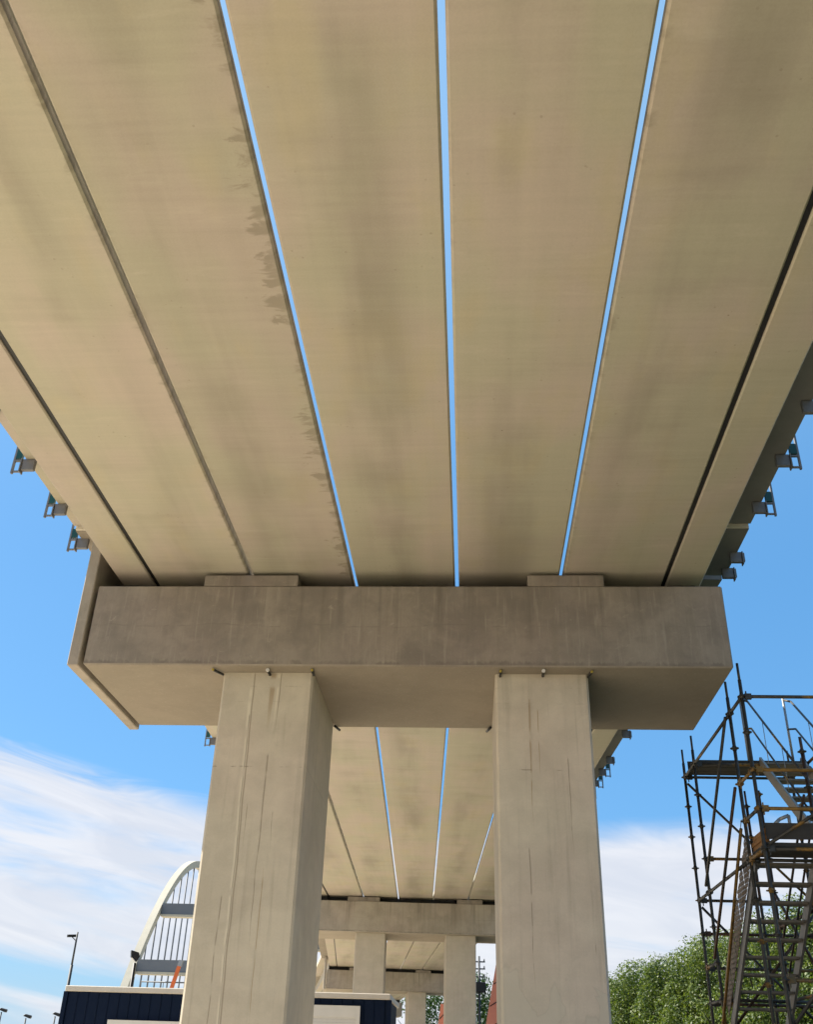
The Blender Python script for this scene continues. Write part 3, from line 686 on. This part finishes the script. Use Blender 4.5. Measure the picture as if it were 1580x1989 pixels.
# ------------------------------------------------------------------ trees
def tree(x, y, h, rad, label, ma=M_LEAF, nleaf=9000, group='trees in the row on the right', size=.17):
    e = empty('tree', (x, y, 0), label, 'tree', group)
    rng = random.Random(int(x*131+y*17))
    mb = MB(); th = h*.55
    mb.tube((0,0,-.1), (rng.uniform(-.2,.2), rng.uniform(-.2,.2), th), rad*.085, rad*.035, n=8)
    for k in range(9):
        a = rng.uniform(0, 6.28); z = rng.uniform(h*.2, th); l = rad*rng.uniform(.5, .9)
        mb.tube((0,0,z), (math.cos(a)*l, math.sin(a)*l, z+l*rng.uniform(.6, 1.3)), rad*.03, rad*.008, n=5, caps=False)
    mb.build('trunk', M_BARK, e)
    V = []; Fc = []
    clumps = []
    for k in range(int(95*(h/10))):
        zz = rng.uniform(.12, .97)*h
        prof = math.sin(min(1, (zz/h)*1.18)*math.pi)**.45 if zz/h < .8 else math.sqrt(max(.04, 1-((zz/h-.62)/.40)**2))
        a = rng.uniform(0, 6.28); rr = rad*prof*math.sqrt(rng.uniform(.12, 1))*.86
        clumps.append((Vector((math.cos(a)*rr, math.sin(a)*rr, zz)), rad*rng.uniform(.24, .44)))
    g = np.random.default_rng(int(abs(x)*131+y*17))
    ci = g.integers(0, len(clumps), nleaf); cc = np.array([c[:] for c, _ in clumps])[ci]; cr = np.array([q for _, q in clumps])[ci]
    v = g.normal(size=(nleaf, 3)); v /= np.linalg.norm(v, axis=1, keepdims=True); v *= (.4+.6*g.random((nleaf, 1))**.5)
    p = cc+v*cr[:, None]
    n = v/np.linalg.norm(v, axis=1, keepdims=True)+g.normal(size=(nleaf, 3))*.6+np.array([0, 0, .3]); n /= np.linalg.norm(n, axis=1, keepdims=True)
    a1 = np.cross(n, g.normal(size=(nleaf, 3))); a1 /= np.linalg.norm(a1, axis=1, keepdims=True); a2 = np.cross(n, a1)
    sz = (size*g.choice([.55, .8, 1., 1.3], nleaf, p=[.3, .3, .25, .15]))[:, None]
    V = np.stack([p-a1*sz*.62, p+a2*sz*.36-a1*sz*.05, p+a1*sz*.62, p-a2*sz*.36-a1*sz*.05], 1).reshape(-1, 3).tolist()
    Fc = np.arange(nleaf*4).reshape(-1, 4).tolist()
    me = bpy.data.meshes.new('crown'); me.from_pydata(V, [], Fc); me.materials.append(ma); link('crown', me, e)
    return e
row = [(11.2, 86, 9.0), (12.9, 82, 9.3), (14.3, 78, 9.6), (15.4, 74.5, 9.9), (16.6, 71, 10.3), (17.6, 67.5, 10.4), (18.9, 64.5, 10.9), (20.2, 61.5, 11.4), (21.3, 58.5, 11.6)]
rl = ['leafy green tree closest to the right column', 'second green tree from the right column', 'third green tree from the right column', 'fourth green tree, left of the scaffold posts',
      'fifth green tree, behind the outer scaffold posts', 'sixth green tree, behind the perforated scaffold guard', 'seventh green tree, behind the scaffold stair treads', 'eighth green tree, behind the right side of the stairs', 'last green tree at the right border behind the scaffold']
rv = random.Random(3)
for (x, y, h), lb in zip(row, rl): tree(x, y, h*rv.uniform(.97,1.02), 3.1, lb, nleaf=32000, size=.15)
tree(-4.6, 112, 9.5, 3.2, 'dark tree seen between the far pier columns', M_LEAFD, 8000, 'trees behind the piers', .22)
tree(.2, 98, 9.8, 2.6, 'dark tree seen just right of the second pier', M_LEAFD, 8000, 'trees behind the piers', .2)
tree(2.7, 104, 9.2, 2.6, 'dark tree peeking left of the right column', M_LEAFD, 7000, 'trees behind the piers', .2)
